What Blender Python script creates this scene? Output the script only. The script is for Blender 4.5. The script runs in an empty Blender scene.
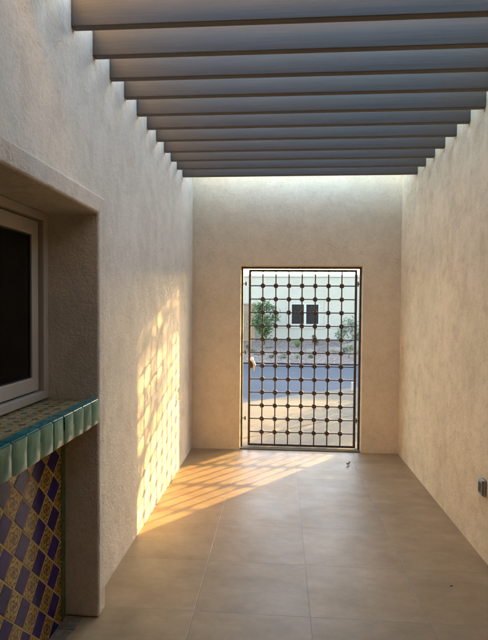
import bpy, bmesh, math, random
from mathutils import Vector, Matrix, noise
random.seed(7)
R = math.radians
SC = bpy.context.scene
COL = SC.collection

# ------------------------------------------------------------------ camera
H = 1.58
yaw, pit, rol = 0.0731, 0.0259, 0.0077
cd = bpy.data.cameras.new('camera'); cam = bpy.data.objects.new('camera', cd); COL.objects.link(cam)
cd.sensor_fit = 'HORIZONTAL'; cd.sensor_width = 36; cd.lens = 36 * 490 / 488
cd.clip_start = 0.05; cd.clip_end = 2000
_r0 = Vector((math.cos(yaw), math.sin(yaw), 0)); _f0 = Vector((-math.sin(yaw), math.cos(yaw), 0)); _z = Vector((0, 0, 1))
_f = _f0 * math.cos(pit) - _z * math.sin(pit); _u = _z * math.cos(pit) + _f0 * math.sin(pit)
_right = _r0 * math.cos(rol) + _u * math.sin(rol); _up = _u * math.cos(rol) - _r0 * math.sin(rol)
M3 = Matrix((_right, _up, -_f)).transposed()
cam.matrix_world = Matrix.Translation((0, 0, H)) @ M3.to_4x4()
SC.camera = cam

# ------------------------------------------------------------------ light
SUN_EL, SUN_AZ = R(11.9), R(39.0)          # azimuth from +Y towards +X
wd = bpy.data.worlds.new('World'); SC.world = wd; wd.use_nodes = True
nt = wd.node_tree; nt.nodes.clear()
sky = nt.nodes.new('ShaderNodeTexSky'); sky.sky_type = 'NISHITA'; sky.sun_disc = False
sky.sun_elevation = SUN_EL; sky.sun_rotation = SUN_AZ; sky.air_density = 1.0; sky.dust_density = 1.2; sky.ozone_density = 1.0
bg = nt.nodes.new('ShaderNodeBackground'); bg.inputs['Strength'].default_value = 0.15
wo = nt.nodes.new('ShaderNodeOutputWorld')
nt.links.new(sky.outputs[0], bg.inputs[0]); nt.links.new(bg.outputs[0], wo.inputs[0])
sd = bpy.data.lights.new('sun', 'SUN'); sd.energy = 2.0; sd.angle = R(0.5); sd.color = (1.0, 0.65, 0.22)
sun = bpy.data.objects.new('sun', sd); COL.objects.link(sun)
_d = Vector((-math.sin(SUN_AZ) * math.cos(SUN_EL), -math.cos(SUN_AZ) * math.cos(SUN_EL), -math.sin(SUN_EL)))
sun.rotation_euler = _d.to_track_quat('-Z', 'Y').to_euler(); sun.location = (12, 14, 8)
vs = SC.view_settings
vs.view_transform = 'Standard'; vs.look = 'None'; vs.gamma = 1; vs.use_curve_mapping = False; vs.exposure = 3.54
SC.render.engine = 'CYCLES'
cy = SC.cycles
cy.use_denoising = True; cy.denoiser = 'OPENIMAGEDENOISE'; cy.use_adaptive_sampling = False
cy.max_bounces = 14; cy.diffuse_bounces = 9; cy.glossy_bounces = 5; cy.transmission_bounces = 6; cy.transparent_max_bounces = 8
cy.sample_clamp_indirect = 8; cy.caustics_reflective = False; cy.caustics_refractive = False

# ------------------------------------------------------------------ node helpers
class NT:
    def __init__(self, name):
        self.m = bpy.data.materials.new(name); self.m.use_nodes = True
        self.t = self.m.node_tree; self.t.nodes.clear()
        self.out = self.n('ShaderNodeOutputMaterial'); self.b = self.n('ShaderNodeBsdfPrincipled')
        self.l(self.b.outputs[0], self.out.inputs[0])
    def n(self, t, **k):
        o = self.t.nodes.new(t)
        for a, v in k.items(): setattr(o, a, v)
        return o
    def l(self, a, b): self.t.links.new(a, b)
    def put(self, sock, v):
        if hasattr(v, 'is_output') or isinstance(v, bpy.types.NodeSocket): self.l(v, sock)
        else: sock.default_value = v
    def math(self, op, a, b=0.0, c=0.0):
        o = self.n('ShaderNodeMath', operation=op)
        for i, v in enumerate((a, b, c)): self.put(o.inputs[i], v)
        return o.outputs[0]
    def coord(self, scale=(1, 1, 1), kind='Object', rot=(0, 0, 0)):
        tc = self.n('ShaderNodeTexCoord'); mp = self.n('ShaderNodeMapping')
        mp.inputs['Scale'].default_value = scale; mp.inputs['Rotation'].default_value = rot
        self.l(tc.outputs[kind], mp.inputs[0]); return mp.outputs[0]
    def noise(self, scale, vec=None, detail=4, rough=.55, dist=0.0):
        o = self.n('ShaderNodeTexNoise'); o.inputs['Scale'].default_value = scale; o.inputs['Detail'].default_value = detail
        o.inputs['Roughness'].default_value = rough; o.inputs['Distortion'].default_value = dist
        if vec is None: vec = self.coord()
        self.l(vec, o.inputs['Vector']); return o.outputs['Fac']
    def ramp(self, fac, stops):
        o = self.n('ShaderNodeValToRGB'); e = o.color_ramp.elements
        while len(e) < len(stops): e.new(0.5)
        for el, (p, c) in zip(e, stops): el.position = p; el.color = (*c, 1) if len(c) == 3 else c
        self.l(fac, o.inputs[0]); return o.outputs[0]
    def mix(self, fac, a, b, mode='MIX'):
        o = self.n('ShaderNodeMix', data_type='RGBA', blend_type=mode)
        self.put(o.inputs[0], fac)
        self.put(o.inputs[6], a if not isinstance(a, tuple) else (*a, 1)); self.put(o.inputs[7], b if not isinstance(b, tuple) else (*b, 1))
        return o.outputs[2]
    def bump(self, h, strength=.3, dist=.01, prev=None):
        o = self.n('ShaderNodeBump'); o.inputs['Strength'].default_value = strength; o.inputs['Distance'].default_value = dist
        self.l(h, o.inputs['Height'])
        if prev is not None: self.l(prev, o.inputs['Normal'])
        self.l(o.outputs[0], self.b.inputs['Normal']); return o.outputs[0]
    def base(self, c): self.put(self.b.inputs['Base Color'], (*c, 1) if isinstance(c, tuple) else c)
    def rough(self, r): self.put(self.b.inputs['Roughness'], r)

def simple(name, c, rough=.6, metal=0.0, var=.15, scale=12, bump=0.0, spec=None):
    k = NT(name); f = k.noise(scale)
    a = tuple(x * (1 - var) for x in c); b = tuple(min(1, x * (1 + var)) for x in c)
    k.base(k.ramp(f, [(.3, a), (.7, b)])); k.rough(rough); k.b.inputs['Metallic'].default_value = metal
    if spec is not None: k.b.inputs['Specular IOR Level'].default_value = spec
    if bump: k.bump(k.noise(scale * 6), bump, .004)
    return k.m

def stucco(name, c, streak=.5, lump=.5, seed=0.0):
    """hand troweled stucco: pale plateaus over slightly darker hollows, pits, streaks, a few hairline cracks"""
    k = NT(name)
    tc = k.n('ShaderNodeTexCoord'); mp = k.n('ShaderNodeMapping'); mp.inputs['Location'].default_value = (seed, seed * 1.7, seed * .3); k.l(tc.outputs['Object'], mp.inputs[0])
    P = mp.outputs[0]
    def S(v):
        m = k.n('ShaderNodeVectorMath', operation='MULTIPLY'); k.l(P, m.inputs[0]); m.inputs[1].default_value = v; return m.outputs[0]
    big = k.noise(1.1, P, detail=6, rough=.62)
    st = k.noise(6, S((1, 1, .22)), detail=6, rough=.68, dist=.5)
    tro = k.noise(7.5, S((1, 1, .9)), detail=10, rough=.72, dist=.25)
    pit = k.noise(58, P, detail=4, rough=.7)
    grit = k.noise(150, P, detail=3, rough=.6)
    col = k.ramp(big, [(.28, tuple(x * .90 for x in c)), (.72, tuple(min(1, x * 1.08) for x in c))])
    col = k.mix(.8 * streak, col, k.ramp(st, [(.3, (.82, .79, .75)), (.5, (1, 1, 1)), (.75, (1.08, 1.08, 1.07))]), 'MULTIPLY')
    col = k.mix(lump, col, k.ramp(tro, [(.34, (.74, .69, .62)), (.47, (.95, .94, .92)), (.58, (1.08, 1.08, 1.08))]), 'MULTIPLY')
    col = k.mix(.5, col, k.ramp(pit, [(.28, (.74, .72, .69)), (.46, (1, 1, 1)), (.7, (1.05, 1.05, 1.05))]), 'MULTIPLY')
    wv = k.n('ShaderNodeVectorMath', operation='ADD'); k.l(P, wv.inputs[0])
    nz = k.n('ShaderNodeTexNoise'); nz.inputs['Scale'].default_value = 3.5; nz.inputs['Detail'].default_value = 5; k.l(P, nz.inputs['Vector'])
    sc_ = k.n('ShaderNodeVectorMath', operation='SCALE'); sc_.inputs['Scale'].default_value = .45; k.l(nz.outputs['Color'], sc_.inputs[0]); k.l(sc_.outputs[0], wv.inputs[1])
    vo = k.n('ShaderNodeTexVoronoi', feature='DISTANCE_TO_EDGE'); vo.inputs['Scale'].default_value = .75; k.l(wv.outputs[0], vo.inputs['Vector'])
    crack = k.math('MULTIPLY', k.math('LESS_THAN', vo.outputs['Distance'], .0016), k.math('GREATER_THAN', k.noise(1.4, P, detail=3), .60))
    col = k.mix(k.math('MULTIPLY', crack, .35), col, (.30, .25, .20))
    k.base(col); k.rough(.93); k.b.inputs['Specular IOR Level'].default_value = .12
    n1 = k.bump(big, .35, .08)
    n2 = k.bump(tro, .40, .020, n1)
    n3 = k.bump(pit, .6, .0075, n2)
    k.bump(grit, .55, .0035, n3)
    return k.m

M = {}
M['stucco_left'] = stucco('stucco grey tan', (.70, .618, .50), .5, .42)
M['stucco_back'] = stucco('stucco warm tan', (.765, .632, .448), .15, .30, 3.1)
M['stucco_right'] = stucco('stucco peach tan', (.78, .645, .445), .22, .58, 7.7)
M['beam'] = None
k = NT('beam paint'); g = k.noise(5, k.coord((.5, 5, 5)), detail=6, rough=.6)
k.base(k.ramp(g, [(.3, (.072, .053, .038)), (.7, (.096, .071, .052))])); k.rough(.55)
k.bump(k.noise(9, k.coord((.35, 8, 8)), detail=6), .18, .006); M['beam'] = k.m

# patio floor: large porcelain tiles with recessed joints
k = NT('patio floor tile')
tc = k.n('ShaderNodeTexCoord'); sx = k.n('ShaderNodeSeparateXYZ'); k.l(tc.outputs['Object'], sx.inputs[0])
TX, TY = .60, .51
fx = k.math('DIVIDE', k.math('ADD', sx.outputs[0], .43 + 6), TX); fy = k.math('DIVIDE', k.math('ADD', sx.outputs[1], 5.1 - 2.99 + 5.1 - .0), TY)
def edge(f):
    fr = k.math('FRACT', f); return k.math('MINIMUM', fr, k.math('SUBTRACT', 1.0, fr))
ex = k.math('MULTIPLY', edge(fx), TX); ey = k.math('MULTIPLY', edge(fy), TY)
wob = k.math('MULTIPLY', k.math('SUBTRACT', k.noise(14, detail=2), .5), .0025)
ed = k.math('ADD', k.math('MINIMUM', ex, ey), wob)
mr = k.n('ShaderNodeMapRange'); mr.interpolation_type = 'SMOOTHSTEP'
mr.inputs[1].default_value = .0012; mr.inputs[2].default_value = .0038; k.l(ed, mr.inputs[0]); tile = mr.outputs[0]
cid = k.n('ShaderNodeCombineXYZ'); k.l(k.math('FLOOR', fx), cid.inputs[0]); k.l(k.math('FLOOR', fy), cid.inputs[1])
wn = k.n('ShaderNodeTexWhiteNoise', noise_dimensions='3D'); k.l(cid.outputs[0], wn.inputs['Vector'])
va = k.n('ShaderNodeVectorMath', operation='ADD'); k.l(tc.outputs['Object'], va.inputs[0]); k.l(wn.outputs['Color'], va.inputs[1])
vm = k.n('ShaderNodeVectorMath', operation='MULTIPLY'); k.l(va.outputs[0], vm.inputs[0]); vm.inputs[1].default_value = (1, 1.6, 1)
cl = k.noise(3.6, vm.outputs[0], detail=8, rough=.66, dist=.25)
fine = k.noise(22, vm.outputs[0], detail=5, rough=.7)
col = k.ramp(cl, [(.28, (.282, .182, .085)), (.5, (.352, .233, .116)), (.72, (.412, .283, .153))])
col = k.mix(.5, col, k.ramp(fine, [(.3, (.85, .85, .84)), (.7, (1.1, 1.1, 1.1))]), 'MULTIPLY')
col = k.mix(.6, col, k.ramp(wn.outputs['Value'], [(0, (.90, .90, .90)), (1, (1.07, 1.06, 1.05))]), 'MULTIPLY')
stn = k.noise(.9, detail=8, rough=.7, dist=1.2)
col = k.mix(.8, col, k.ramp(stn, [(.33, (.80, .78, .74)), (.5, (1, 1, 1)), (.68, (1.10, 1.09, 1.06))]), 'MULTIPLY')
jn = k.noise(9, detail=4)
col = k.mix(tile, k.mix(jn, (.16, .11, .058), (.36, .28, .18)), col)
k.base(col)
dust = k.noise(2.2, detail=6, rough=.65)
k.rough(k.math('ADD', .30, k.math('MULTIPLY', dust, .36)))
k.b.inputs['Specular IOR Level'].default_value = .5
n1 = k.bump(tile, .4, .002); k.bump(cl, .10, .006, n1)
M['floor'] = k.m

k = NT('sandy concrete'); a = k.noise(1.6, detail=6); b_ = k.noise(60, detail=4)
c_ = k.ramp(a, [(.3, (.125, .093, .052)), (.7, (.165, .126, .075))])
k.base(k.mix(.5, c_, k.ramp(b_, [(.3, (.75, .75, .75)), (.7, (1.1, 1.1, 1.1))]), 'MULTIPLY')); k.rough(.9); k.bump(b_, .4, .004); M['concrete'] = k.m
k = NT('asphalt'); a = k.noise(.9, detail=6); b_ = k.noise(120, detail=3)
c_ = k.ramp(a, [(.3, (.027, .033, .046)), (.7, (.040, .048, .064))])
k.base(k.mix(.6, c_, k.ramp(b_, [(.3, (.6, .6, .6)), (.7, (1.3, 1.3, 1.3))]), 'MULTIPLY')); k.rough(.85); k.bump(b_, .5, .005); M['asphalt'] = k.m
k = NT('desert gravel'); v = k.n('ShaderNodeTexVoronoi'); v.inputs['Scale'].default_value = 22; k.l(k.coord(), v.inputs['Vector'])
hs = k.n('ShaderNodeSeparateColor'); k.l(v.outputs['Color'], hs.inputs[0])
c_ = k.ramp(hs.outputs[0], [(0, (.12, .078, .056)), (.5, (.20, .135, .100)), (1, (.30, .215, .165))])
k.base(k.mix(.7, c_, k.ramp(k.noise(.8, detail=5), [(.3, (.8, .78, .76)), (.7, (1.1, 1.1, 1.1))]), 'MULTIPLY')); k.rough(.95); k.bump(v.outputs['Distance'], .8, .03); M['gravel'] = k.m
M['dirt'] = simple('dry ground', (.34, .27, .20), .95, var=.25, scale=.7, bump=.5)
M['house'] = simple('pale house paint', (.40, .355, .285), .85, var=.05, scale=2.5, bump=.2)
M['trim_white'] = simple('white trim paint', (.44, .41, .36), .5, var=.04)
M['tan_wall'] = simple('tan block paint', (.25, .175, .11), .9, var=.12, scale=5, bump=.4)
M['screen'] = simple('dark brown window screen', (.022, .016, .014), .6, var=.4, scale=9, spec=.15)
M['iron'] = simple('rusty brown iron', (.070, .046, .032), .5, .25, var=.4, scale=45, bump=.3)
M['iron_rosette'] = simple('cast iron rosette', (.090, .055, .036), .55, .25, var=.4, scale=90, bump=.3)
M['nickel'] = simple('satin nickel', (.80, .79, .76), .35, .35, var=.06)
M['vinyl'] = simple('almond window vinyl', (.45, .385, .305), .45, var=.06, scale=6)
M['gasket'] = simple('dark gasket', (.03, .027, .025), .6)
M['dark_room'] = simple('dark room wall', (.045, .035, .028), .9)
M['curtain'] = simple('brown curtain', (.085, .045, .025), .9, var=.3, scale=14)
M['outlet'] = simple('grey cast metal cover', (.33, .33, .31), .45, .5, var=.12, scale=40)
M['outlet_dark'] = simple('dark cover recess', (.035, .033, .03), .6)
M['leaf_dry'] = simple('dry leaf', (.34, .22, .08), .8, var=.4, scale=60)
M['pebble'] = simple('dark pebble', (.05, .04, .03), .8)
M['boulder'] = simple('pale boulder', (.20, .16, .12), .95, var=.3, scale=5, bump=.8)
M['rock_dark'] = simple('dark rock', (.14, .11, .09), .95, var=.3, scale=7, bump=.8)
M['bark'] = simple('bark', (.14, .105, .075), .95, var=.35, scale=14, bump=.8)
M['joint'] = simple('joint filler', (.16, .12, .09), .95)
M['grout'] = simple('ochre grout', (.42, .29, .12), .9, var=.2, scale=60)

def leafmat(name, c, c2):
    k = NT(name); g = k.n('ShaderNodeNewGeometry')
    k.base(k.ramp(g.outputs['Random Per Island'], [(0, c), (1, c2)])); k.rough(.6)
    tr = k.n('ShaderNodeBsdfTranslucent'); tr.inputs[0].default_value = (*[min(1, x * 1.6) for x in c2], 1)
    mx = k.n('ShaderNodeMixShader'); mx.inputs[0].default_value = .25
    k.l(k.b.outputs[0], mx.inputs[1]); k.l(tr.outputs[0], mx.inputs[2]); k.l(mx.outputs[0], k.out.inputs[0]); return k.m
M['leaf_green'] = leafmat('green foliage', (.035, .07, .022), (.10, .15, .05))
M['leaf_dusty'] = leafmat('dusty grey green foliage', (.09, .115, .07), (.19, .21, .14))
M['leaf_olive'] = leafmat('olive foliage', (.06, .08, .03), (.14, .16, .07))
M['leaf_brown'] = leafmat('brownish shrub foliage', (.07, .05, .02), (.17, .13, .06))
M['agave'] = leafmat('agave leaf', (.11, .16, .07), (.20, .25, .12))

# glazed tiles
def glaze(name, c, c2, rough=.12, scale=14):
    k = NT(name); f = k.noise(scale, detail=4); g = k.n('ShaderNodeNewGeometry')
    c_ = k.ramp(f, [(.3, c), (.7, c2)])
    k.base(k.mix(.8, c_, k.ramp(g.outputs['Random Per Island'], [(0, (.72, .72, .72)), (1, (1.2, 1.2, 1.2))]), 'MULTIPLY'))
    k.rough(rough); k.bump(k.noise(30, detail=2), .12, .004); return k.m
M['teal'] = glaze('teal glaze', (.018, .13, .12), (.03, .19, .17))
M['turquoise'] = glaze('pale green glaze', (.065, .17, .105), (.17, .30, .185), .12, 12)
M['green_glaze'] = glaze('olive green glaze', (.06, .085, .02), (.11, .13, .035), .2)
M['purple'] = glaze('deep purple glaze', (.020, .008, .066), (.040, .014, .115), .2)

# ornate yellow tile: a motif in the tile's own UV square
k = NT('ornate ochre glaze'); uv = k.n('ShaderNodeUVMap'); su = k.n('ShaderNodeSeparateXYZ'); k.l(uv.outputs[0], su.inputs[0])
u = k.math('SUBTRACT', su.outputs[0], .5); v = k.math('SUBTRACT', su.outputs[1], .5)
r = k.math('SQRT', k.math('ADD', k.math('MULTIPLY', u, u), k.math('MULTIPLY', v, v))); th = k.math('ARCTAN2', v, u)
def ring(target, w):
    return k.math('LESS_THAN', k.math('ABSOLUTE', k.math('SUBTRACT', r, target)), w)
pet = k.math('ADD', .35, k.math('MULTIPLY', k.math('COSINE', k.math('MULTIPLY', th, 4)), .08))
pet2 = k.math('ADD', .18, k.math('MULTIPLY', k.math('COSINE', k.math('ADD', k.math('MULTIPLY', th, 4), 3.14)), .07))
au = k.math('ABSOLUTE', u); av = k.math('ABSOLUTE', v)
line = k.math('MAXIMUM', ring(pet, .036), k.math('MAXIMUM', ring(pet2, .032), k.math('LESS_THAN', k.math('MULTIPLY', au, av), .0022)))
cr = k.math('SQRT', k.math('ADD', k.math('POWER', k.math('SUBTRACT', .5, au), 2.0), k.math('POWER', k.math('SUBTRACT', .5, av), 2.0)))
line = k.math('MAXIMUM', line, k.math('LESS_THAN', k.math('ABSOLUTE', k.math('SUBTRACT', cr, .20)), .028))
inside = k.math('LESS_THAN', r, pet2)
c_ = k.mix(inside, (.38, .22, .030), (.30, .125, .028))
c_ = k.mix(k.math('LESS_THAN', r, .08), c_, (.40, .28, .06))
c_ = k.mix(line, c_, (.045, .022, .010))
c_ = k.mix(.5, c_, k.ramp(k.noise(40, detail=4), [(.3, (.65, .65, .65)), (.7, (1.2, 1.2, 1.2))]), 'MULTIPLY')
k.base(c_); k.rough(.2); k.bump(k.noise(30, detail=2), .12, .004); M['ornate'] = k.m
for q in M['purple'].node_tree.nodes:
    if q.type == 'BSDF_PRINCIPLED': q.inputs['Specular IOR Level'].default_value = .3

# counter tiles: a painted flower scroll repeated on every 10 cm tile
k = NT('painted counter tile'); tc = k.n('ShaderNodeTexCoord'); sp = k.n('ShaderNodeSeparateXYZ'); k.l(tc.outputs['Object'], sp.inputs[0])
def cell(s_, o): return k.math('SUBTRACT', k.math('FRACT', k.math('DIVIDE', k.math('ADD', s_, o), .1)), .5)
wv = k.math('MULTIPLY', k.math('SUBTRACT', k.noise(40, detail=2), .5), .012)
u, v = cell(k.math('ADD', sp.outputs[0], wv), 5.0), cell(k.math('ADD', sp.outputs[1], wv), 5.015)
r = k.math('SQRT', k.math('ADD', k.math('MULTIPLY', u, u), k.math('MULTIPLY', v, v))); th = k.math('ARCTAN2', v, u)
p1 = k.math('ADD', .27, k.math('MULTIPLY', k.math('COSINE', k.math('MULTIPLY', th, 6)), .10))
p2 = k.math('ADD', .50, k.math('MULTIPLY', k.math('COSINE', k.math('MULTIPLY', th, 4)), -.16))
c_ = k.mix(k.math('LESS_THAN', r, p2), (.028, .036, .028), (.36, .30, .15))
c_ = k.mix(k.math('LESS_THAN', r, k.math('ADD', p1, .05)), c_, (.07, .04, .018))
c_ = k.mix(k.math('LESS_THAN', r, p1), c_, (.40, .24, .07))
c_ = k.mix(k.math('LESS_THAN', r, .12), c_, (.035, .09, .08))
c_ = k.mix(k.math('GREATER_THAN', k.math('MAXIMUM', k.math('ABSOLUTE', u), k.math('ABSOLUTE', v)), .478), c_, (.17, .13, .09))
c_ = k.mix(.75, c_, k.ramp(k.noise(70, detail=4, rough=.7), [(.38, (.34, .30, .26)), (.60, (1.3, 1.25, 1.15))]), 'MULTIPLY')
k.base(c_); k.rough(.3); k.bump(k.noise(60, detail=3), .2, .003); M['mosaic'] = k.m
M['strip_tile'] = simple('mottled brown floor tile', (.20, .145, .090), .55, var=.45, scale=30, bump=.2)

# window glass: thin tinted pane
k = NT('window glass'); k.t.nodes.remove(k.b)
gl = k.n('ShaderNodeBsdfGlossy'); gl.inputs['Roughness'].default_value = .02
tr = k.n('ShaderNodeBsdfTransparent'); tr.inputs[0].default_value = (.55, .53, .50, 1)
fr = k.n('ShaderNodeFresnel'); fr.inputs[0].default_value = 1.45
mx = k.n('ShaderNodeMixShader'); k.l(fr.outputs[0], mx.inputs[0]); k.l(tr.outputs[0], mx.inputs[1]); k.l(gl.outputs[0], mx.inputs[2]); k.l(mx.outputs[0], k.out.inputs[0])
M['glass'] = k.m

# ------------------------------------------------------------------ mesh helpers
def link(name, bm, mat, parent=None, smooth=False, bevel=0.0, seg=2):
    me = bpy.data.meshes.new(name)
    bmesh.ops.recalc_face_normals(bm, faces=bm.faces)
    bm.to_mesh(me); bm.free()
    for m in (mat if isinstance(mat, (list, tuple)) else [mat]): me.materials.append(m)
    o = bpy.data.objects.new(name, me); COL.objects.link(o)
    if parent: o.parent = parent
    if smooth:
        for p in me.polygons: p.use_smooth = True
    if bevel:
        b = o.modifiers.new('bevel', 'BEVEL'); b.width = bevel; b.segments = seg; b.limit_method = 'ANGLE'; b.angle_limit = R(40)
        for p in me.polygons: p.use_smooth = True
        b.harden_normals = True
    return o

def tag(o, label, cat, group=None, kind=None):
    o['label'] = label; o['category'] = cat
    if group: o['group'] = group
    o['kind'] = kind or 'thing'
    return o
def thing(name, label, cat, loc=(0, 0, 0), group=None):
    o = bpy.data.objects.new(name, None); COL.objects.link(o); o.location = loc; o.empty_display_size = .1
    return tag(o, label, cat, group)
def struct(o): o['kind'] = 'structure'; return o

def box(bm, x0, x1, y0, y1, z0, z1, mi=0):
    v = [bm.verts.new((x, y, z)) for z in (z0, z1) for y in (y0, y1) for x in (x0, x1)]
    for f in ((0, 2, 3, 1), (4, 5, 7, 6), (0, 1, 5, 4), (2, 6, 7, 3), (1, 3, 7, 5), (0, 4, 6, 2)):
        bm.faces.new([v[i] for i in f]).material_index = mi
def BX(*a):
    bm = bmesh.new(); box(bm, *a); return bm
def cyl(bm, p0, p1, r0, r1=None, n=10, caps=True):
    r1 = r0 if r1 is None else r1
    p0, p1 = Vector(p0), Vector(p1); d = (p1 - p0).normalized()
    a = d.orthogonal().normalized(); b = d.cross(a)
    A = [bm.verts.new(p0 + (a * math.cos(2 * math.pi * i / n) + b * math.sin(2 * math.pi * i / n)) * r0) for i in range(n)]
    B = [bm.verts.new(p1 + (a * math.cos(2 * math.pi * i / n) + b * math.sin(2 * math.pi * i / n)) * r1) for i in range(n)]
    for i in range(n): bm.faces.new((A[i], A[(i + 1) % n], B[(i + 1) % n], B[i]))
    if caps: bm.faces.new(A[::-1]); bm.faces.new(B)
def tube(bm, pts, rad, n=8):
    pts = [Vector(p) for p in pts]; rings = []
    for i, p in enumerate(pts):
        d = (pts[min(i + 1, len(pts) - 1)] - pts[max(i - 1, 0)]).normalized()
        a = d.cross(Vector((.13, .21, .97))).normalized(); b = d.cross(a); r_ = rad[i] if isinstance(rad, (list, tuple)) else rad
        rings.append([bm.verts.new(p + (a * math.cos(2 * math.pi * j / n) + b * math.sin(2 * math.pi * j / n)) * r_) for j in range(n)])
    for A, B in zip(rings, rings[1:]):
        for j in range(n): bm.faces.new((A[j], A[(j + 1) % n], B[(j + 1) % n], B[j]))
    bm.faces.new(rings[0][::-1]); bm.faces.new(rings[-1])

def slab_with_cells(us, vs_, solid, w0, w1, to):
    """a wall slab: cells of the (us x vs) grid that solid(i,j) keeps, between depths w0 and w1; only outer faces are made"""
    bm = bmesh.new(); cache = {}
    def V(u, v, w):
        key = (round(u, 5), round(v, 5), round(w, 5))
        if key not in cache: cache[key] = bm.verts.new(to(u, v, w))
        return cache[key]
    nu, nv = len(us) - 1, len(vs_) - 1
    S_ = lambda i, j: 0 <= i < nu and 0 <= j < nv and solid(i, j)
    for i in range(nu):
        for j in range(nv):
            if not S_(i, j): continue
            u0, u1, v0, v1 = us[i], us[i + 1], vs_[j], vs_[j + 1]
            bm.faces.new([V(u0, v0, w0), V(u1, v0, w0), V(u1, v1, w0), V(u0, v1, w0)])
            bm.faces.new([V(u0, v0, w1), V(u0, v1, w1), V(u1, v1, w1), V(u1, v0, w1)])
            for (di, dj, a, b) in ((-1, 0, (u0, v0), (u0, v1)), (1, 0, (u1, v0), (u1, v1)), (0, -1, (u0, v0), (u1, v0)), (0, 1, (u0, v1), (u1, v1))):
                if not S_(i + di, j + dj):
                    bm.faces.new([V(*a, w0), V(*b, w0), V(*b, w1), V(*a, w1)])
    return bm

# ------------------------------------------------------------------ dimensions of the passage
XL, XR, YB, YO = -.970, 1.295, 5.395, 5.565       # left wall, right wall, back wall inner and outer face
WT = 3.32                                           # height of the walls above the pergola
Y0 = -3.2                                          # far end of the passage behind the camera
JY, OT = 2.385, 2.04                               # far jamb and head of the window opening
NY = -.25                                          # near jamb
POP = -.899                                        # face of the raised surround

# ------------------------------------------------------------------ setting: ground
bm = bmesh.new(); s = 400
bm.faces.new([bm.verts.new(p) for p in ((-s, -s, -.045), (s, -s, -.045), (s, s, -.045), (-s, s, -.045))])
struct(link('ground', bm, M['dirt']))
struct(link('patio_floor', BX(-1.40, 1.70, Y0 - .4, YB + .004, -.04, 0), M['floor']))

# road: sheet; apron of sandy concrete with a curved edge on top of it
bm = bmesh.new(); N = 60
def sheet(bm, x0, x1, y0, y1, zf, nx, ny):
    g = [[bm.verts.new((x0 + (x1 - x0) * i / nx, y0 + (y1 - y0) * j / ny, zf(x0 + (x1 - x0) * i / nx, y0 + (y1 - y0) * j / ny))) for i in range(nx + 1)] for j in range(ny + 1)]
    for j in range(ny):
        for i in range(nx): bm.faces.new((g[j][i], g[j][i + 1], g[j + 1][i + 1], g[j + 1][i]))
sheet(bm, -120, 120, 6.5, 13.9, lambda x, y: -.012, 24, 2)
struct(link('road', bm, M['asphalt']))
def apron_edge(x):
    if x < -.6: return 8.02
    if x < 2.6:
        t = (x + .6) / 3.2; return 8.02 + (10.6 - 8.02) * (1.25 * t - .25 * t * t)
    return 10.6
bm = bmesh.new(); xs = [-30, -10, -4, -2, -1, -.6] + [-.6 + 3.2 * i / 16 for i in range(1, 17)] + [4, 8, 30]
top = [(x, apron_edge(x)) for x in xs]
A = [bm.verts.new((x, YO - .001, 0)) for x, y in top]; B = [bm.verts.new((x, y, 0)) for x, y in top]; Cc = [bm.verts.new((x, y + .015, -.03)) for x, y in top]
for i in range(len(xs) - 1):
    bm.faces.new((A[i], A[i + 1], B[i + 1], B[i])); bm.faces.new((B[i], B[i + 1], Cc[i + 1], Cc[i]))
struct(link('pavement', bm, M['concrete']))
# expansion joint across the apron in front of the gate
bm = bmesh.new(); p0, p1 = Vector((-3.2, 3.75 + .0, .004)), Vector((3.4, 9.0, .004))
p0 = Vector((-.70, 5.60, .004)); p1 = Vector((2.3, 8.45, .004)); d = (p1 - p0).normalized(); n_ = Vector((-d.y, d.x, 0)) * .011
bm.faces.new([bm.verts.new(p) for p in (p0 - n_, p1 - n_, p1 + n_, p0 + n_)]); struct(link('pavement_joint', bm, M['joint']))
# far kerb and gravel yard that climbs to the house
YH, YB0 = 19.0, .37
bm = bmesh.new()
sheet(bm, -60, 60, 13.8, 19.0, lambda x, y: .02 + (YB0 - .02) * min(1, (y - 13.8) / 4.6) + .03 * noise.noise((x * .8, y * .8, 0)) * (1 if 14.2 < y < 18.5 else 0), 240, 24)
sheet(bm, -60, 60, 19.0, 60.0, lambda x, y: YB0, 4, 4)
struct(link('gravel_yard', bm, M['gravel']))
def yard_z(x, y): return .02 + (YB0 - .02) * min(1, max(0, (y - 13.8) / 4.6)) + .03 * noise.noise((x * .8, y * .8, 0))

# ------------------------------------------------------------------ walls of the passage
lw = thing('stucco_wall', 'grey tan stucco wall on the left, with a deep window opening and a raised surround', 'wall', (XL, 0, 0))
def L(o): o.parent = lw; o.matrix_parent_inverse = Matrix.Translation((-XL, 0, 0)); return o
ys = [Y0, NY - .05, JY + .05, YB - .001]; zs = [-.03, OT + .05, WT]
bm = slab_with_cells(ys, zs, lambda i, j: not (i == 1 and j == 0), XL, -1.36, lambda u, v, w: (w, u, v))
L(link('wall_face', bm, M['stucco_left'], bevel=.012, seg=3))
# back of the niche, below the window
L(link('niche_back', BX(-1.345, -1.085, NY + .001, JY - .001, -.03, 1.06), M['stucco_left']))
# raised surround (far jamb, head, near jamb) standing proud of the wall
sw = .092
ys = [NY - sw, NY, JY, JY + sw]; zs = [.0005, OT, OT + sw]
bm = slab_with_cells(ys, zs, lambda i, j: not (i == 1 and j == 0), POP, -1.35, lambda u, v, w: (w, u, v))
L(link('window_surround', bm, M['stucco_left'], bevel=.014, seg=3))

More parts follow.
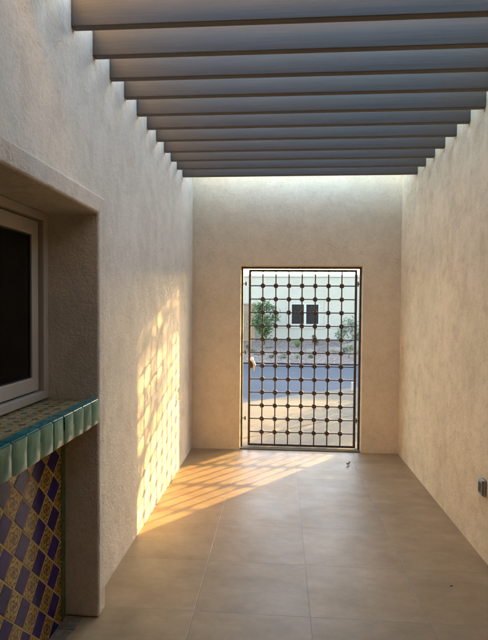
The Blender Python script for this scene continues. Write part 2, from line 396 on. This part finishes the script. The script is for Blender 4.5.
# window: frame, sash, pane, and the dark room behind
WX = -1.170
def rect_frame(x0, x1, y0, y1, z0, z1, wy, wb, wt):
    bm = slab_with_cells([y0, y0 + wy, y1 - wy, y1], [z0, z0 + wb, z1 - wt, z1], lambda i, j: not (i == 1 and j == 1), x1, x0, lambda u, v, w: (w, u, v))
    return bm
win = L(link('window', rect_frame(-1.30, WX + .012, NY + .002, JY - .002, 1.118, OT - .002, .050, .040, .042), M['vinyl'], bevel=.004))
def W(o): o.parent = win; return o
W(link('sash', rect_frame(-1.285, WX - .010, 1.02, JY - .062, 1.165, OT - .049, .062, .068, .072), M['vinyl'], bevel=.005))
W(link('sash', rect_frame(-1.295, WX - .050, NY + .062, 1.075, 1.165, OT - .049, .075, .055, .075), M['vinyl'], bevel=.005))
W(link('gasket', rect_frame(-1.212, WX - .018, 1.083, JY - .1255, 1.2345, OT - .1225, .004, .004, .004), M['gasket']))
W(link('pane', BX(-1.197, -1.193, 1.088, JY - .1305, 1.2395, OT - .1275), M['glass']))
W(link('pane', BX(-1.262, -1.257, NY + .138, .999, 1.221, OT - .125), M['glass']))
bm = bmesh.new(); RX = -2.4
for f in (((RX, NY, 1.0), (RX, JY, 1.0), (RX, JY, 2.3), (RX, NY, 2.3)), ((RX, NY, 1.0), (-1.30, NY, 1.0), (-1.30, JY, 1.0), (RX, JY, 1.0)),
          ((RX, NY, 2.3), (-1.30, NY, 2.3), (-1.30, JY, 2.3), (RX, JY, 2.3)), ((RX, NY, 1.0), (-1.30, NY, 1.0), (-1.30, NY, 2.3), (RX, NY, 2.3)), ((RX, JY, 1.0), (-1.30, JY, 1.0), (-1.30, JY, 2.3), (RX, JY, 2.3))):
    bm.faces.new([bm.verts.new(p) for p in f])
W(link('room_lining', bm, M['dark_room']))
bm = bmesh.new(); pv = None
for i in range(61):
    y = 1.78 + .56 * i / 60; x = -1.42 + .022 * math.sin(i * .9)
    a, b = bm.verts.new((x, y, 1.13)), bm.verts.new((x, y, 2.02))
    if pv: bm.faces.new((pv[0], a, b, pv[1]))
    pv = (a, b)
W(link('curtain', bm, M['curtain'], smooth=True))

# right and back walls
bm = BX(XR, 1.65, Y0, YB - .001, -.03, WT)
tag(link('stucco_wall', bm, M['stucco_right']), 'peach tan stucco wall on the right, bare but for a small metal box', 'wall')
GX0, GX1, GT = -.432, .893, 2.032
bm = slab_with_cells([-1.36, GX0, GX1, 1.65], [-.03, GT, WT], lambda i, j: not (i == 1 and j == 0), YB, YO, lambda u, v, w: (u, w, v))
bw = thing('stucco_wall', 'warm tan stucco end wall around the iron gate', 'wall', (0, YB, 0))
o = link('wall_face', bm, M['stucco_back'], bw, bevel=.008); o.matrix_parent_inverse = Matrix.Translation((0, -YB, 0))
o = link('threshold', BX(GX0 + .001, GX1 - .001, YB + .006, YO + .015, -.03, .012), M['concrete'], bw, bevel=.004); o.matrix_parent_inverse = Matrix.Translation((0, -YB, 0))
bm = BX(-1.36, 1.65, Y0 - .25, Y0 - .001, -.03, 3.2)
tag(link('stucco_wall', bm, M['stucco_back']), 'tan stucco wall closing the covered end of the passage, opposite the gate', 'wall')

bm = BX(XL + .001, XR - .001, Y0, 1.4, 3.02, 3.3)
struct(link('porch_ceiling', bm, M['stucco_back']))
# ------------------------------------------------------------------ pergola beams
ORD = ['first', 'second', 'third', 'fourth', 'fifth', 'sixth', 'seventh', 'eighth', 'ninth', 'tenth', 'eleventh', 'twelfth', 'thirteenth', 'fourteenth', 'fifteenth', 'sixteenth', 'seventeenth', 'eighteenth', 'nineteenth', 'twentieth']
BZ, BP, BTH, BH = 2.864, .2583, .044, .145
bm = BX(XL + .001 - .1625, XR - .001 - .1625, 0, BTH, 0, BH)
beam0 = link('pergola_beam', bm, M['beam'], bevel=.004)
nb = 14
for i in range(nb):
    o = beam0 if i == 0 else beam0.copy()
    if i: COL.objects.link(o)
    o.location = (.1625, 4.800 - BP * i + random.uniform(-.006, .006), BZ + random.uniform(-.003, .003)); o.rotation_euler.x = R(random.uniform(-.5, .5))
    lab = 'dark grey wooden pergola beam nearest the gate wall, last before the bright gap' if i == 0 else '%s dark grey wooden pergola beam counted from the gate wall' % ORD[i]
    tag(o, lab, 'beam', 'pergola beams overhead')

# ------------------------------------------------------------------ tiled counter in the niche
ct = thing('tiled_counter', 'built-in counter with a glazed green edge and purple and ochre diamond tiles below', 'counter', (-1.0, 1.0, 0))
def K(o): o.parent = ct; o.matrix_parent_inverse = Matrix.Translation((1.0, -1.0, 0)); return o
y0, y1 = NY + .003, JY - .003
K(link('countertop', BX(-1.166, -.957, y0, y1, 1.062, 1.114), M['mosaic']))
bm = bmesh.new()
yy = y1
while yy > y0 + .02:
    ya = max(y0, yy - .1); box(bm, -.955, -.900, ya + .0015, yy - .0015, 1.06, 1.119); yy -= .1
K(link('border_tile', bm, M['teal'], bevel=.005, seg=3))
bm = bmesh.new(); yy = y1
while yy > y0 + .02:      # pillowed front tiles, each slightly turned
    ya = max(y0, yy - .1); a, b = ya + .002, yy - .002; zb, zt = 1.000 + random.uniform(-.002, .002), 1.1145
    nx, nz = 8, 8; tw = random.uniform(-.008, .006); g = []
    for j in range(nz + 1):
        row = []
        for i in range(nx + 1):
            s_, t_ = i / nx, j / nz; ed = (1 - (2 * s_ - 1) ** 6) * (1 - (2 * t_ - 1) ** 6)
            x = -.897 + .0045 * ed + tw * (s_ - .5) + .003 * (1 - (2 * s_ - 1) ** 2)
            row.append(bm.verts.new((x, a + (b - a) * s_, zb + (zt - zb) * t_)))
        g.append(row)
    for j in range(nz):
        for i in range(nx): bm.faces.new((g[j][i], g[j][i + 1], g[j + 1][i + 1], g[j + 1][i]))
    yy -= .1

o = K(link('edge_tile', bm, M['turquoise'], smooth=True))
K(link('counter_core', BX(-1.080, -.8985, y0 + .001, y1 - .001, .9985, 1.0595), M['grout']))
# diamond tile panel: squares standing on their corners, clipped to the panel, thin and slightly pillowed
PX, PY0, PY1, PZ0, PZ1 = -1.080, y0, y1 - .045, .002, .997
bmp = bmesh.new(); uvl = bmp.loops.layers.uv.new('UVMap')
def clip(poly, ax, val, keep_less):
    out = []
    for i in range(len(poly)):
        p, q = poly[i], poly[(i + 1) % len(poly)]
        a = (p[ax] <= val) if keep_less else (p[ax] >= val); b = (q[ax] <= val) if keep_less else (q[ax] >= val)
        if a: out.append(p)
        if a != b:
            t = (val - p[ax]) / (q[ax] - p[ax]); out.append(tuple(p[m] + t * (q[m] - p[m]) for m in range(4)))
    return out
T = .1; D_ = T / math.sqrt(2)
cy0, cz0 = 2.255, .135
for a in range(-40, 41):
    for b in range(-40, 41):
        cyy, czz = cy0 + (a + b) * D_, cz0 + (a - b) * D_
        if not (PY0 - T < cyy < PY1 + T and PZ0 - T < czz < PZ1 + T): continue
        h = (T / 2 - .0022) * math.sqrt(2)
        poly = [(cyy + h, czz, 1, 1), (cyy, czz + h, 0, 1), (cyy - h, czz, 0, 0), (cyy, czz - h, 1, 0)]
        for ax, val, kl in ((0, PY1, True), (0, PY0, False), (1, PZ1, True), (1, PZ0, False)):
            if len(poly) >= 3: poly = clip(poly, ax, val, kl)
        if len(poly) < 3: continue
        mi = a % 2      # rows of purple alternate with rows of ornate tiles
        mi = (a + 0) % 2
        cx_ = sum(p[0] for p in poly) / len(poly); cz_ = sum(p[1] for p in poly) / len(poly)
        mi = 0 if (a % 2 == b % 2) else 1
        tx, tz = random.uniform(-.012, .012), random.uniform(-.012, .012)
        rings = []
        for sc_, xx in ((1.0, 0.0), (.985, .0025), (.94, .0036)):
            rings.append([bmp.verts.new((PX + .002 + xx + tx * (p[0] - cx_) + tz * (p[1] - cz_), cx_ + (p[0] - cx_) * sc_, cz_ + (p[1] - cz_) * sc_)) for p in poly])
        n = len(poly); fs = []
        for A_, B_ in zip(rings, rings[1:]):
            for i in range(n): fs.append(bmp.faces.new((A_[i], A_[(i + 1) % n], B_[(i + 1) % n], B_[i])))
        fs.append(bmp.faces.new(rings[-1]))
        uvs = {}
        for rg in rings:
            for vtx, p in zip(rg, poly): uvs[vtx] = (p[2], p[3])
        for f in fs:
            f.material_index = mi
            for lp in f.loops: lp[uvl].uv = uvs[lp.vert]

K(link('diamond_panel', bmp, [M['purple'], M['ornate']]))
K(link('panel_grout', BX(-1.0845, PX + .0042, y0 + .001, y1 - .0465, .001, .9975), M['grout']))
bm = bmesh.new(); z = .003
while z < .99:
    box(bm, PX + .0015, PX + .0085, y1 - .0425, y1 - .001, z, min(z + .0975, .996)); z += .1
K(link('green_border', bm, M['green_glaze'], bevel=.003))
bm = bmesh.new(); yy = y1 - .002
while yy > y0 + .02:
    box(bm, PX + .012, PX + .095, max(y0, yy - .1) + .002, yy - .001, .0005, .006); yy -= .102
K(link('floor_strip', bm, M['strip_tile'], bevel=.002))

# ------------------------------------------------------------------ iron gate
GY = 5.495
gt = thing('iron_gate', 'brown wrought iron grille gate with round rosettes, closed in the end wall', 'gate', ((GX0 + GX1) / 2, GY, 0))
gl_ = gt.location.copy()
def G(o, par=None):
    o.parent = par or gt
    if par is None: o.matrix_parent_inverse = Matrix.Translation(-gl_)
    return o
fw = .02
bm = slab_with_cells([GX0 + .001, GX0 + .001 + fw, GX1 - .001 - fw, GX1 - .001], [.013, GT - .001 - fw, GT - .001], lambda i, j: not (i == 1 and j == 0), GY - .02, GY + .02, lambda u, v, w: (u, w, v))
fr_ = G(link('gate_frame', bm, M['iron'], bevel=.002))
LX0, LX1, LZ0, LZ1 = -.350, .848, .022, 2.003
sw_ = .026
bm = slab_with_cells([LX0, LX0 + sw_, LX1 - sw_, LX1], [LZ0, LZ0 + sw_, LZ1 - sw_, LZ1], lambda i, j: not (i == 1 and j == 1), GY - .012, GY + .012, lambda u, v, w: (u, w, v))
leaf = G(link('gate_leaf', bm, M['iron'], bevel=.0025))
RX0, RZ0, RS, RSZ = -.1926, .1800, .1455, .1493
for i in range(7):
    x = RX0 + RS * i
    G(link('bar', BX(x - .0068, x + .0068, GY - .0065, GY + .0065, LZ0 + sw_, LZ1 - sw_), M['iron'], bevel=.001), leaf)
for j in range(12):
    z = RZ0 + RSZ * j
    G(link('bar', BX(LX0 + sw_, LX1 - sw_, GY - .0085, GY + .0085, z - .0062, z + .0062), M['iron'], bevel=.001), leaf)
# rosette: a small cast disc with eight petals, domed on both faces
bm = bmesh.new()
for sgn in (-1, 1):
    c0 = bm.verts.new((0, sgn * .0145, 0)); prev = None; rings = []
    for rr, hh in ((.006, .0145), (.009, .0115), (.019, .0125), (.027, .0105), (.028, .0078)):
        ring_ = []
        for q in range(32):
            t = 2 * math.pi * q / 32; sc_ = 1 if rr < .012 else 1 - .07 * abs(math.sin(4 * t)) ** .6 * (rr / .0255)
            ring_.append(bm.verts.new((rr * sc_ * math.cos(t), sgn * hh, rr * sc_ * math.sin(t))))
        rings.append(ring_)
    for q in range(32): bm.faces.new((c0, rings[0][q], rings[0][(q + 1) % 32]))
    for A_, B_ in zip(rings, rings[1:]):
        for q in range(32): bm.faces.new((A_[q], A_[(q + 1) % 32], B_[(q + 1) % 32], B_[q]))
    if sgn < 0: outer = rings[-1]
    else:
        for q in range(32): bm.faces.new((outer[q], outer[(q + 1) % 32], rings[-1][(q + 1) % 32], rings[-1][q]))
ros0 = G(link('rosette', bm, M['iron_rosette'], smooth=True), leaf); first = True
for i in range(7):
    for j in range(12):
        o = ros0 if first else ros0.copy()
        if not first: COL.objects.link(o); o.parent = leaf
        first = False; o.location = (RX0 + RS * i, GY, RZ0 + RSZ * j); o.rotation_euler.y = random.uniform(0, 1)
# lock box, lever handle, hinges
zh = 1.0
bm = BX(LX0 + .0265, LX0 + .056, GY - .016, GY + .016, .90, 1.015); G(link('lock_box', bm, M['iron'], bevel=.003), leaf)
bm = bmesh.new(); cx_ = LX0 + .041
cyl(bm, (cx_, GY - .0165, 1.000), (cx_, GY - .048, 1.000), .021, .019, 20)
tube(bm, [(cx_, GY - .03, 1.000), (cx_, GY - .066, 1.000), (cx_ + .004, GY - .072, .992), (cx_ + .020, GY - .074, .975), (cx_ + .034, GY - .072, .945), (cx_ + .038, GY - .070, .905), (cx_ + .034, GY - .070, .875)], [.009, .009, .011, .012, .012, .011, .009], 12)
G(link('handle', bm, M['nickel'], leaf, smooth=True), leaf)
for z in (.33, 1.075, 1.845):
    bm = bmesh.new(); cyl(bm, (GX0 + fw - .004, GY - .004, z), (GX0 + .060, GY - .004, z), .0045, n=8); cyl(bm, (GX0 + .050, GY - .004, z - .022), (GX0 + .050, GY - .004, z + .022), .008, n=12)
    G(link('bracket', bm, M['iron']), fr_)
for z in (.33, 1.845):
    bm = bmesh.new(); cyl(bm, (LX1 + .010, GY - .004, z - .028), (LX1 + .010, GY - .004, z + .028), .0065, n=12); box(bm, LX1 - .002, GX1 - .018, GY - .006, GY - .001, z - .006, z + .006)
    G(link('hinge', bm, M['iron']), fr_)

# ------------------------------------------------------------------ small things in the passage
ob = thing('outlet_box', 'small grey weatherproof outlet box on the right wall near the floor', 'outlet', (XR, 3.16, .46))
bm = BX(-.020, -.0005, -.032, .032, -.052, .052); link('box_body', bm, M['outlet'], ob, bevel=.006, seg=3)
bm = bmesh.new(); box(bm, -.030, -.0205, -.029, .029, -.045, .047); o = link('hinged_lid', bm, M['outlet'], ob, bevel=.007, seg=3)
bm = BX(-.0315, -.0305, -.020, .020, -.030, .032); link('lid_recess', bm, M['outlet_dark'], ob)
bm = bmesh.new(); pts = []
for i in range(9):
    t = i / 8; w = .011 * math.sin(math.pi * min(1, t * .95 + .03)) ** .7
    for s_ in (-1, 0, 1): pts.append(bm.verts.new((.05 * (t - .5), s_ * w, .004 + .016 * (t - .5) ** 2 * 4 + (.007 if s_ else 0))))
for i in range(8):
    for s_ in (0, 1): bm.faces.new((pts[i * 3 + s_], pts[i * 3 + s_ + 1], pts[i * 3 + s_ + 4], pts[i * 3 + s_ + 3]))
o = link('dry_leaf', bm, M['leaf_dry'], smooth=True); o.location = (.70, 4.962, -.003); o.rotation_euler.z = .9; o.scale = (1.35, 1.35, 1.35)
tag(o, 'small curled brown leaf lying on the floor tiles right of the gate', 'leaf')
def lump(r, sx, sy, sz, amp, sub, seed, fr=1.6):
    bm = bmesh.new(); bmesh.ops.create_icosphere(bm, subdivisions=sub, radius=1)
    for v in bm.verts:
        n = v.co.normalized(); dd = 1 + amp * noise.noise(n * fr + Vector((seed, seed * .7, 0))) + amp * .4 * noise.noise(n * fr * 3 + Vector((seed, 0, seed)))
        v.co = Vector((n.x * sx, n.y * sy, n.z * sz)) * r * dd
    return bm
o = link('pebble', lump(.0075, 1.2, .8, .5, .3, 2, 3), M['pebble'], smooth=True); o.location = (.99, 2.835, .002); o.scale = (.8, .8, .8); tag(o, 'tiny dark pebble lying on the floor near the right wall', 'pebble')

# ------------------------------------------------------------------ house across the road
hs_ = thing('house', 'long low pale painted house with a dark two pane window across the road', 'house', (8, YH, YB0))
def HO(o, par=None):
    o.parent = par or hs_
    if par is None: o.matrix_parent_inverse = Matrix.Translation((-8, -YH, -YB0))
    return o
HX0, HX1, HT = -7.0, 27.0, 2.86
wx0, wx1, wz0, wz1 = .40, 1.53, .905, 1.755
bm = slab_with_cells([HX0, wx0, wx1, HX1], [YB0 - .1, wz0, wz1, HT - .10], lambda i, j: not (i == 1 and j == 1), YH, YH + .2, lambda u, v, w: (u, w, v))
box(bm, HX0, HX0 + .2, YH + .2, YH + 9, YB0 - .1, HT - .1); box(bm, HX1 - .2, HX1, YH + .2, YH + 9, YB0 - .1, HT - .1); box(bm, HX0, HX1, YH + 9, YH + 9.2, YB0 - .1, HT - .1)
HO(link('wall', bm, M['house']))
bm = BX(HX0 - .05, HX1 + .05, YH - .05, YH + 9.25, HT - .099, HT - .0); HO(link('roof', bm, M['trim_white'], bevel=.01))
bm = BX(HX0, HX1, YH - .018, YH - .001, YB0 + .42, YB0 + .47); HO(link('wall_band', bm, M['house'], bevel=.006))
bm = slab_with_cells([wx0, wx0 + .055, (wx0 + wx1) / 2 - .045, (wx0 + wx1) / 2 + .045, wx1 - .055, wx1], [wz0, wz0 + .05, wz1 - .05, wz1], lambda i, j: not (i in (1, 3) and j == 1), YH - .03, YH + .06, lambda u, v, w: (u, w, v))
wn_ = HO(link('window', bm, M['trim_white'], bevel=.004))
for a, b in ((wx0 + .056, (wx0 + wx1) / 2 - .046), ((wx0 + wx1) / 2 + .046, wx1 - .056)): HO(link('pane', BX(a, b, YH + .02, YH + .04, wz0 + .051, wz1 - .051), M['screen']), wn_)
bm = slab_with_cells([wx0 - .14, wx0 - .002, wx1 + .002, wx1 + .14], [wz0 - .13, wz0 - .002, wz1 + .002, wz1 + .13], lambda i, j: not (i == 1 and j == 1), YH - .028, YH - .0005, lambda u, v, w: (u, w, v))
HO(link('window_trim', bm, M['house'], bevel=.006))
gw = thing('garden_wall', 'low tan block wall beside the pale house, behind the green shrub', 'wall', (-3.4, 18.2, YB0))
o = link('block_course', BX(-2.6, 2.50, -.1, .1, -.15, 1.30), M['tan_wall'], gw, bevel=.01); o = link('coping', BX(-2.63, 2.53, -.13, .13, 1.302, 1.36), M['tan_wall'], gw, bevel=.01)

# ------------------------------------------------------------------ plants
def leaf_cloud(bm, c, rad, n, size, clumps=14, seed=0, spread=.42):
    rnd = random.Random(seed); c = Vector(c); cl_ = []
    for _ in range(clumps):
        while True:
            p = Vector((rnd.uniform(-1, 1), rnd.uniform(-1, 1), rnd.uniform(-1, 1)))
            if p.length < 1: break
        p = p.normalized() * (p.length ** .5) * .78
        cl_.append((p, rnd.uniform(.6, 1.2)))
    for _ in range(n):
        p, w = rnd.choice(cl_); q = p + Vector((rnd.gauss(0, 1), rnd.gauss(0, 1), rnd.gauss(0, .8))) * spread * .5 * w
        pos = c + Vector((q.x * rad[0], q.y * rad[1], q.z * rad[2]))
        d = Vector((rnd.gauss(0, 1), rnd.gauss(0, 1), rnd.gauss(0, .8))).normalized(); e = d.orthogonal().normalized()
        e = (Matrix.Rotation(rnd.uniform(0, 6.28), 3, d) @ e); L_ = size * rnd.uniform(.6, 1.3); w_ = L_ * rnd.uniform(.28, .45); nn = d.cross(e)
        v = [bm.verts.new(pos - d * L_ * .5), bm.verts.new(pos + e * w_ * .5 + nn * w_ * .12), bm.verts.new(pos + d * L_ * .5), bm.verts.new(pos - e * w_ * .5 + nn * w_ * .12)]
        bm.faces.new(v)
    return cl_
def plant(name, label, cat, x, y, z0, zc, rad, n, size, mat, seed, trunk=.03, clumps=14, stems=5, group=None, spread=.42):
    t = thing(name, label, cat, (x, y, z0), group)
    bm = bmesh.new()
    cl_ = leaf_cloud(bm, (0, 0, zc - z0), rad, n, size, clumps, seed, spread); link('foliage', bm, mat, t)
    rnd = random.Random(seed + 99); bm = bmesh.new()
    for i in range(stems):
        p = cl_[i % len(cl_)][0]; e = Vector((p.x * rad[0], p.y * rad[1], zc - z0 + p.z * rad[2]))
        mid = Vector((e.x * .35 + rnd.uniform(-.1, .1) * rad[0], e.y * .35, e.z * .5)); b0 = Vector((rnd.uniform(-.3, .3) * rad[0] * .3, 0, -.05))
        tube(bm, [b0, mid * .5 + b0 * .5, mid, (mid + e) / 2 + Vector((0, 0, .03)), e], [trunk, trunk * .8, trunk * .6, trunk * .4, trunk * .15], 6)
    link('stem', bm, M['bark'], t, smooth=True); return t
def tree(name, label, cat, x, y, fork, zc, rad, n, size, mat, seed, r0, clumps, spread):
    t = thing(name, label, cat, (x, y, -.01)); bm = bmesh.new()
    cl_ = leaf_cloud(bm, (0, 0, zc), rad, n, size, clumps, seed, spread); link('crown', bm, mat, t)
    bm = bmesh.new(); top = Vector((.08, .03, fork)); tube(bm, [(0, 0, 0), (.05, -.02, fork * .5), top], [r0 * 1.25, r0, r0 * .85], 10)
    for p, w in cl_:
        e = Vector((p.x * rad[0], p.y * rad[1], zc + p.z * rad[2])); m1 = top.lerp(e, .45) + Vector((0, 0, .18))
        tube(bm, [top - Vector((0, 0, .05)), m1, e], [r0 * .3, r0 * .16, r0 * .06], 6)
    link('trunk', bm, M['bark'], t, smooth=True); return t
yz = yard_z
plant('shrub', 'tall dark green leafy shrub against the house, left of its window', 'shrub', -.52, 16.9, yz(-.5, 16.9), 1.17, (.44, .40, .68), 1500, .13, M['leaf_green'], 11, .022, 16)
plant('shrub', 'dusty grey green shrub against the house, right of its window', 'shrub', 2.45, 16.8, yz(2.4, 16.8), .78, (.58, .45, .62), 1000, .10, M['leaf_dusty'], 12, .02, 18)
plant('bush', 'small dark brownish bush under the house window', 'bush', 1.27, 17.2, yz(1.27, 17.2), .50, (.17, .15, .24), 260, .07, M['leaf_brown'], 13, .01, 8)
plant('bush', 'small brownish bush at the left edge of the gravel yard', 'bush', -.92, 15.6, yz(-.9, 15.6), .28, (.18, .16, .18), 240, .06, M['leaf_brown'], 14, .01, 8)
plant('small_tree', 'young flat topped green plant on a thin stem at the road edge', 'plant', 2.06, 14.7, yz(2.06, 14.7), .40, (.20, .18, .09), 260, .055, M['leaf_olive'], 15, .014, 8, 3)
for i, (x, y, s_, lab) in enumerate(((.10, 14.55, .11, 'low green tuft near the kerb below the green agave'), (.92, 14.6, .08, 'very small green tuft on the kerb side gravel right of the agave'), (-.28, 14.6, .10, 'low sprawling green tuft near the kerb on the left'))):
    plant('ground_tuft', lab, 'plant', x, y, yz(x, y), yz(x, y) + s_ * .6, (s_ * 1.4, s_, s_ * .6), 130, .05, (M['leaf_olive'], M['leaf_olive'], M['leaf_green'])[i], 30 + i, .006, 7, 4)
def agave(x, y, s_, n, lab, seed):
    rnd = random.Random(seed); bm = bmesh.new()
    for i in range(n):
        az = i * 2.399; el_ = R(18 + 58 * i / n) ; L_ = s_ * rnd.uniform(.85, 1.1); w = s_ * .085
        d = Vector((math.cos(az), math.sin(az), 0)); sd_ = Vector((-d.y, d.x, 0)); rows = []
        for q in range(6):
            t = q / 5; ww = w * (1 - t ** 1.6) * (.7 + .6 * t * (1 - t) * 2) + .001
            p = d * (L_ * t * math.cos(el_)) + Vector((0, 0, L_ * (t * math.sin(el_) + .12 * math.sin(t * 3.1) - .08 * t * t)))
            rows.append([bm.verts.new(p - sd_ * ww + Vector((0, 0, ww * .5))), bm.verts.new(p), bm.verts.new(p + sd_ * ww + Vector((0, 0, ww * .5)))])
        for A_, B_ in zip(rows, rows[1:]):
            for q in (0, 1): bm.faces.new((A_[q], A_[q + 1], B_[q + 1], B_[q]))

    o = link('agave', bm, M['agave'], smooth=True); o.location = (x, y, yz(x, y)); tag(o, lab, 'plant', None); return o
agave(.60, 16.6, .36, 26, 'spiky pale green agave in the gravel below the house window', 5)
agave(.52, 14.5, .17, 18, 'small yellow green spiky agave close to the kerb', 6)
for i, (x, y, s_, sx, sz, m, lab) in enumerate(((2.40, 15.9, .34, 1.2, .75, 'boulder', 'large pale boulder in front of the dusty shrub'), (-.40, 16.6, .16, 1.4, .5, 'rock_dark', 'flat dark rock under the tall green shrub'), (1.75, 15.8, .22, 1.3, .6, 'boulder', 'smaller rounded boulder left of the large pale boulder'), (-.62, 15.2, .12, 1.2, .6, 'rock_dark', 'small dark rock beside the left brown bush'), (.95, 15.7, .13, 1.3, .6, 'boulder', 'small tan stone in the gravel below the brown bush'))):
    o = link('boulder', lump(s_, sx, 1, sz, .35, 3, i * 3.1 + 1), M[m], smooth=True); o.location = (x, y, yz(x, y) + s_ * sz * .35); tag(o, lab, 'rock', 'rocks in the gravel yard')
mk = thing('marker_post', 'short white marker post standing at the right edge of the driveway', 'post', (1.40, 9.45, 0))
link('post_body', BX(-.022, .022, -.022, .022, 0, .150), M['trim_white'], mk, bevel=.004); link('post_cap', BX(-.027, .027, -.027, .027, .1505, .168), M['trim_white'], mk, bevel=.006)
# trees and hedge outside the gate, to the right, whose shade falls on the driveway and on the lit wall
tree('tree', 'thin leaved tree beside the driveway that dapples the sunlight on the left wall', 'tree', 5.95, 11.3, 1.9, 3.42, (1.95, 1.95, .92), 9500, .085, M['leaf_olive'], 21, .10, 30, .34)
plant('hedge', 'low dense rounded shrub just outside the gate on the right', 'shrub', 2.62, 8.98, 0, .45, (1.0, .9, .60), 8000, .07, M['leaf_green'], 22, .02, 40, 8, None, .5)
